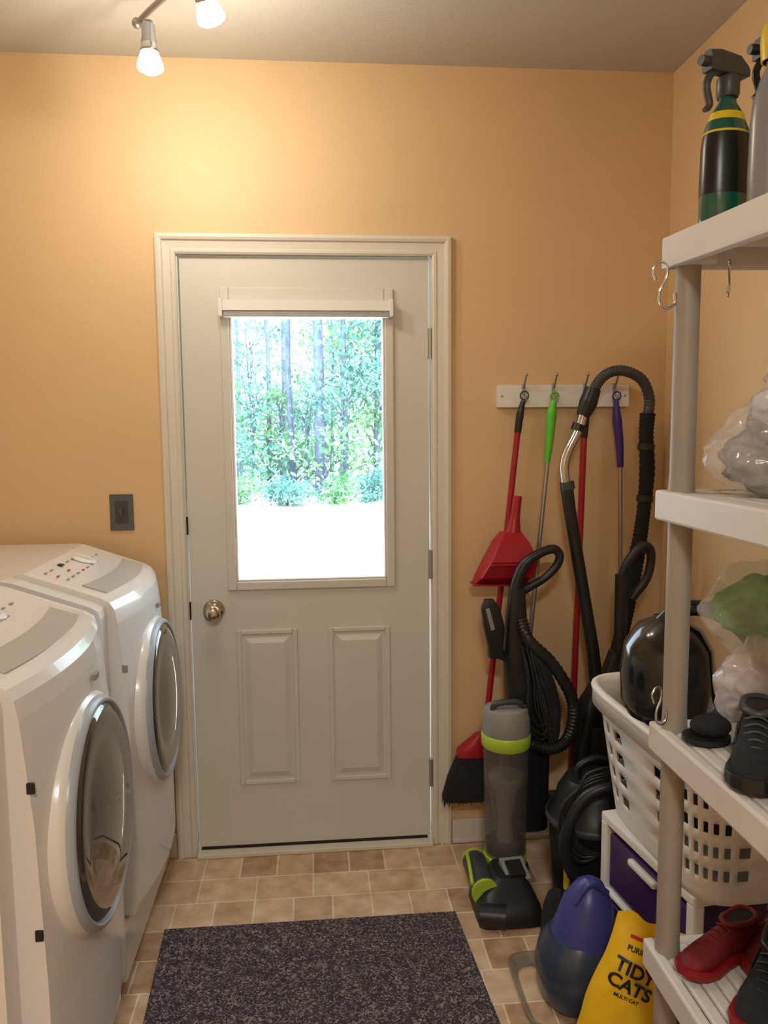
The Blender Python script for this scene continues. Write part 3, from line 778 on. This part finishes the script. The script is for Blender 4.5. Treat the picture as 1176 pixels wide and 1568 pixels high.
# ------------------------------------------------------------------ spray bottles
def bottle(name, c, m1, mlab, mtop, body_h=.2, rx=.042, ry=.03, cap=None, rz=0.):
    b = B(name); X = Matrix.Translation(c) @ Matrix.Rotation(rz, 4, 'Z')
    D = X @ Matrix.Diagonal((rx, ry, 1, 1))
    b.lathe([(0, 0), (.93, 0), (1, .008), (1, .05), (.97, body_h*.62), (.88, body_h*.75), (.62, body_h*.88), (.36, body_h*.96), (.34, body_h*1.03)], m1, X=D, seg=36)
    b.lathe([(1.01, .045), (1.015, .05), (.99, body_h*.60), (.92, body_h*.70)], mlab, X=D, seg=36)
    if cap is None:
        b.lathe([(.93, body_h*.70), (.67, body_h*.87)], M_yel2, X=D, seg=36)
    b.lathe([(.016, body_h), (.018, body_h+.005), (.018, body_h+.03), (.012, body_h+.035)], mtop, X=X)
    if cap is None:
        hz = body_h+.035
        b.loft([[X @ Vector((x, y_, z)) for y_, z in ((-.011, hz), (.011, hz), (.011, hz+.022+k), (.006, hz+.032+k), (-.006, hz+.032+k), (-.011, hz+.022+k))] for x, k in ((.035, -.012), (.02, 0), (-.02, .004), (-.045, 0))], mtop, smooth=False)
        b.tube([X @ Vector(p) for p in ((-.045, 0, hz+.015), (-.058, 0, hz+.015))], .008, mtop)
        b.tube([X @ Vector(p) for p in ((-.03, 0, hz+.008), (-.045, 0, hz-.02), (-.038, 0, hz-.05), (-.048, 0, hz-.06))], [.007, .006, .006, .004], mtop, seg=8)
    else:
        b.lathe([(.019, body_h+.0), (.021, body_h+.03), (.019, body_h+.05), (0, body_h+.052)], cap, X=X)
        b.box((0, -ry*1.0, body_h*.45), (.012, .003, .12), M_ink, X=X)
    b.done(bevel=.002)
bottle('spray_bottle', (.678, -1.375, 1.806), M_olive, M_label, M_dgrey, .200, .044, .033, rz=.3)
bottle('aerosol_bottle', (.705, -1.46, 1.802), M_bottlegrey, M_bottlegrey, M_yel2, .225, .032, .03, cap=M_yel2)
bottle('spray_bottle', (.775, -1.36, 1.807), M_clearb, M_olive, M_black, .23, .04, .03, rz=.1)

# ------------------------------------------------------------------ exterior
B('ground_outside').bx(-25, 25, .13, 13.5, -.35, -.15, M_ground).done()
B('forest_ground').bx(-30, 30, 13.5, 60, -.33, -.13, M_wood).done()
def tree(name, x, y, h, r, crown_z, crown_r, nleaf, m, seed, leaf=.09, bushy=False):
    rnd = random.Random(seed); b = B(name); zg = -.14
    top = Vector((x+rnd.uniform(-.4, .4), y+rnd.uniform(-.3, .3), h))
    if not bushy:
        b.tube([(x, y, zg), (x+rnd.uniform(-.1, .1), y, h*.4), tuple(top)], [r, r*.75, r*.3], M_bark, seg=8, k=4)
    cl = []
    for i in range(16 if not bushy else 10):
        a = rnd.uniform(0, 6.28); rad = crown_r*rnd.uniform(.2, 1); z = rnd.uniform(crown_z[0], crown_z[1])
        c = Vector((x+rad*math.cos(a), y+rad*math.sin(a), z)); cl.append(c)
        st = Vector((x, y, max(zg, z-.6 if not bushy else zg)))
        b.tube([tuple(st), tuple(st.lerp(c, .5)+Vector((0, 0, .1))), tuple(c)], [r*.3, r*.2, .01], M_bark, seg=5, k=2)
    vs = []; fs = []
    for i in range(nleaf):
        c = rnd.choice(cl); s_ = crown_r*.33
        p = c+Vector((rnd.gauss(0, s_), rnd.gauss(0, s_), rnd.gauss(0, s_*.7)))
        if p.z < zg: p.z = zg+.03
        n1 = Vector((rnd.uniform(-1, 1), rnd.uniform(-1, 1), rnd.uniform(-1, 1))).normalized(); n2 = n1.orthogonal().normalized()
        k = len(vs); L = leaf*rnd.uniform(.6, 1.3)
        vs += [p-n1*L, p+n2*L*.45, p+n1*L, p-n2*L*.45]; fs.append((k, k+1, k+2, k+3))
    b.add(vs, fs, m)
    b.done(recalc=False)
spec = [(-1.9, 16.5, 8, .08, (.4, 1.8), .9, 500), (-1.2, 18, 9, .07, (.3, 1.6), .9, 500), (-.5, 17, 10, .08, (.3, 1.2), .9, 400), (.15, 16.2, 10, .15, (.3, 1.2), .9, 350),
        (.75, 16.2, 9, .07, (1.6, 5), 1.1, 1800), (1.5, 16.5, 9, .09, (.6, 6), 1.2, 2400), (2.6, 16.5, 9, .12, (1, 6), 1.5, 2400), (-3.0, 17, 9, .12, (1, 3), 1.5, 1500), (-4.4, 17.5, 9, .12, (1, 6), 1.6, 2000), (4.2, 17.5, 9, .12, (1, 6), 1.6, 2400),
        (-.9, 22, 10, .10, (.5, 2.4), 1.6, 700), (.9, 23, 10, .11, (.5, 5), 1.7, 1500), (-2.4, 23, 10, .08, (.5, 2.4), 1.6, 700), (6, 18, 9, .12, (1, 6), 1.8, 2000), (-6, 18, 9, .12, (1, 6), 1.8, 2000), (2.4, 24, 9, .1, (.5, 6), 1.8, 1600),
        (-1.75, 20, 4.2, .05, (3.0, 4.6), .8, 350), (.45, 19, 9, .06, (3.2, 5.5), 1.0, 900),
        (-1.5, 17.2, 3.0, .035, (1.6, 2.8), .6, 220), (-.85, 17.6, 3.2, .04, (1.8, 3.0), .6, 200), (-.2, 18.4, 3.4, .04, (1.6, 2.8), .6, 220), (-2.2, 19, 3.0, .04, (1.6, 2.8), .6, 220), (-.65, 20, 2.8, .05, (1.4, 2.6), .8, 300)]
for i, (x, y, h, r, cz, cr, nl) in enumerate(spec):
    tree('tree', x, y, h, r, cz, cr, nl, M_leaf if i % 2 else M_leaf2, i)
for i, x in enumerate([-4, -2.6, -1.5, -.6, .4, 1.3, 2.4, 3.6]):
    tree('shrub', x, 14.0+.3*(i % 3), .6, .03, (.0, .35), .5, 650, M_leaf2 if i % 2 else M_leaf, 40+i, leaf=.06, bushy=True)

# sun + sky
l = bpy.data.lights.new('sun', 'SUN'); l.energy = 11; l.angle = .01; l.color = (1, .98, .95)
lo = bpy.data.objects.new('sun', l); scene.collection.objects.link(lo)
lo.rotation_euler = Vector((-.45, .55, -.9)).to_track_quat('-Z', 'Y').to_euler()
w = bpy.data.worlds.new('sky'); scene.world = w; w.use_nodes = True
bg = w.node_tree.nodes['Background']; bg.inputs[0].default_value = (.82, .92, 1., 1); bg.inputs[1].default_value = 6.5

# ------------------------------------------------------------------ camera
cam = bpy.data.cameras.new('camera'); co = bpy.data.objects.new('camera', cam); scene.collection.objects.link(co)
cam.sensor_fit = 'VERTICAL'; cam.sensor_height = 24; cam.sensor_width = 18; cam.lens = 18.44
psi, th, ro = math.radians(5), math.radians(6.1), .0094
f = Vector((math.sin(psi)*math.cos(th), math.cos(psi)*math.cos(th), -math.sin(th)))
H_ = Vector((math.cos(psi), -math.sin(psi), 0)); U_ = H_.cross(f)
R = (H_-U_*ro).normalized(); U = (U_+H_*ro).normalized()
Mx = Matrix(((R.x, U.x, -f.x, 0), (R.y, U.y, -f.y, -2.66), (R.z, U.z, -f.z, 1.48), (0, 0, 0, 1)))
co.matrix_world = Mx
cam.clip_start = .02
scene.camera = co
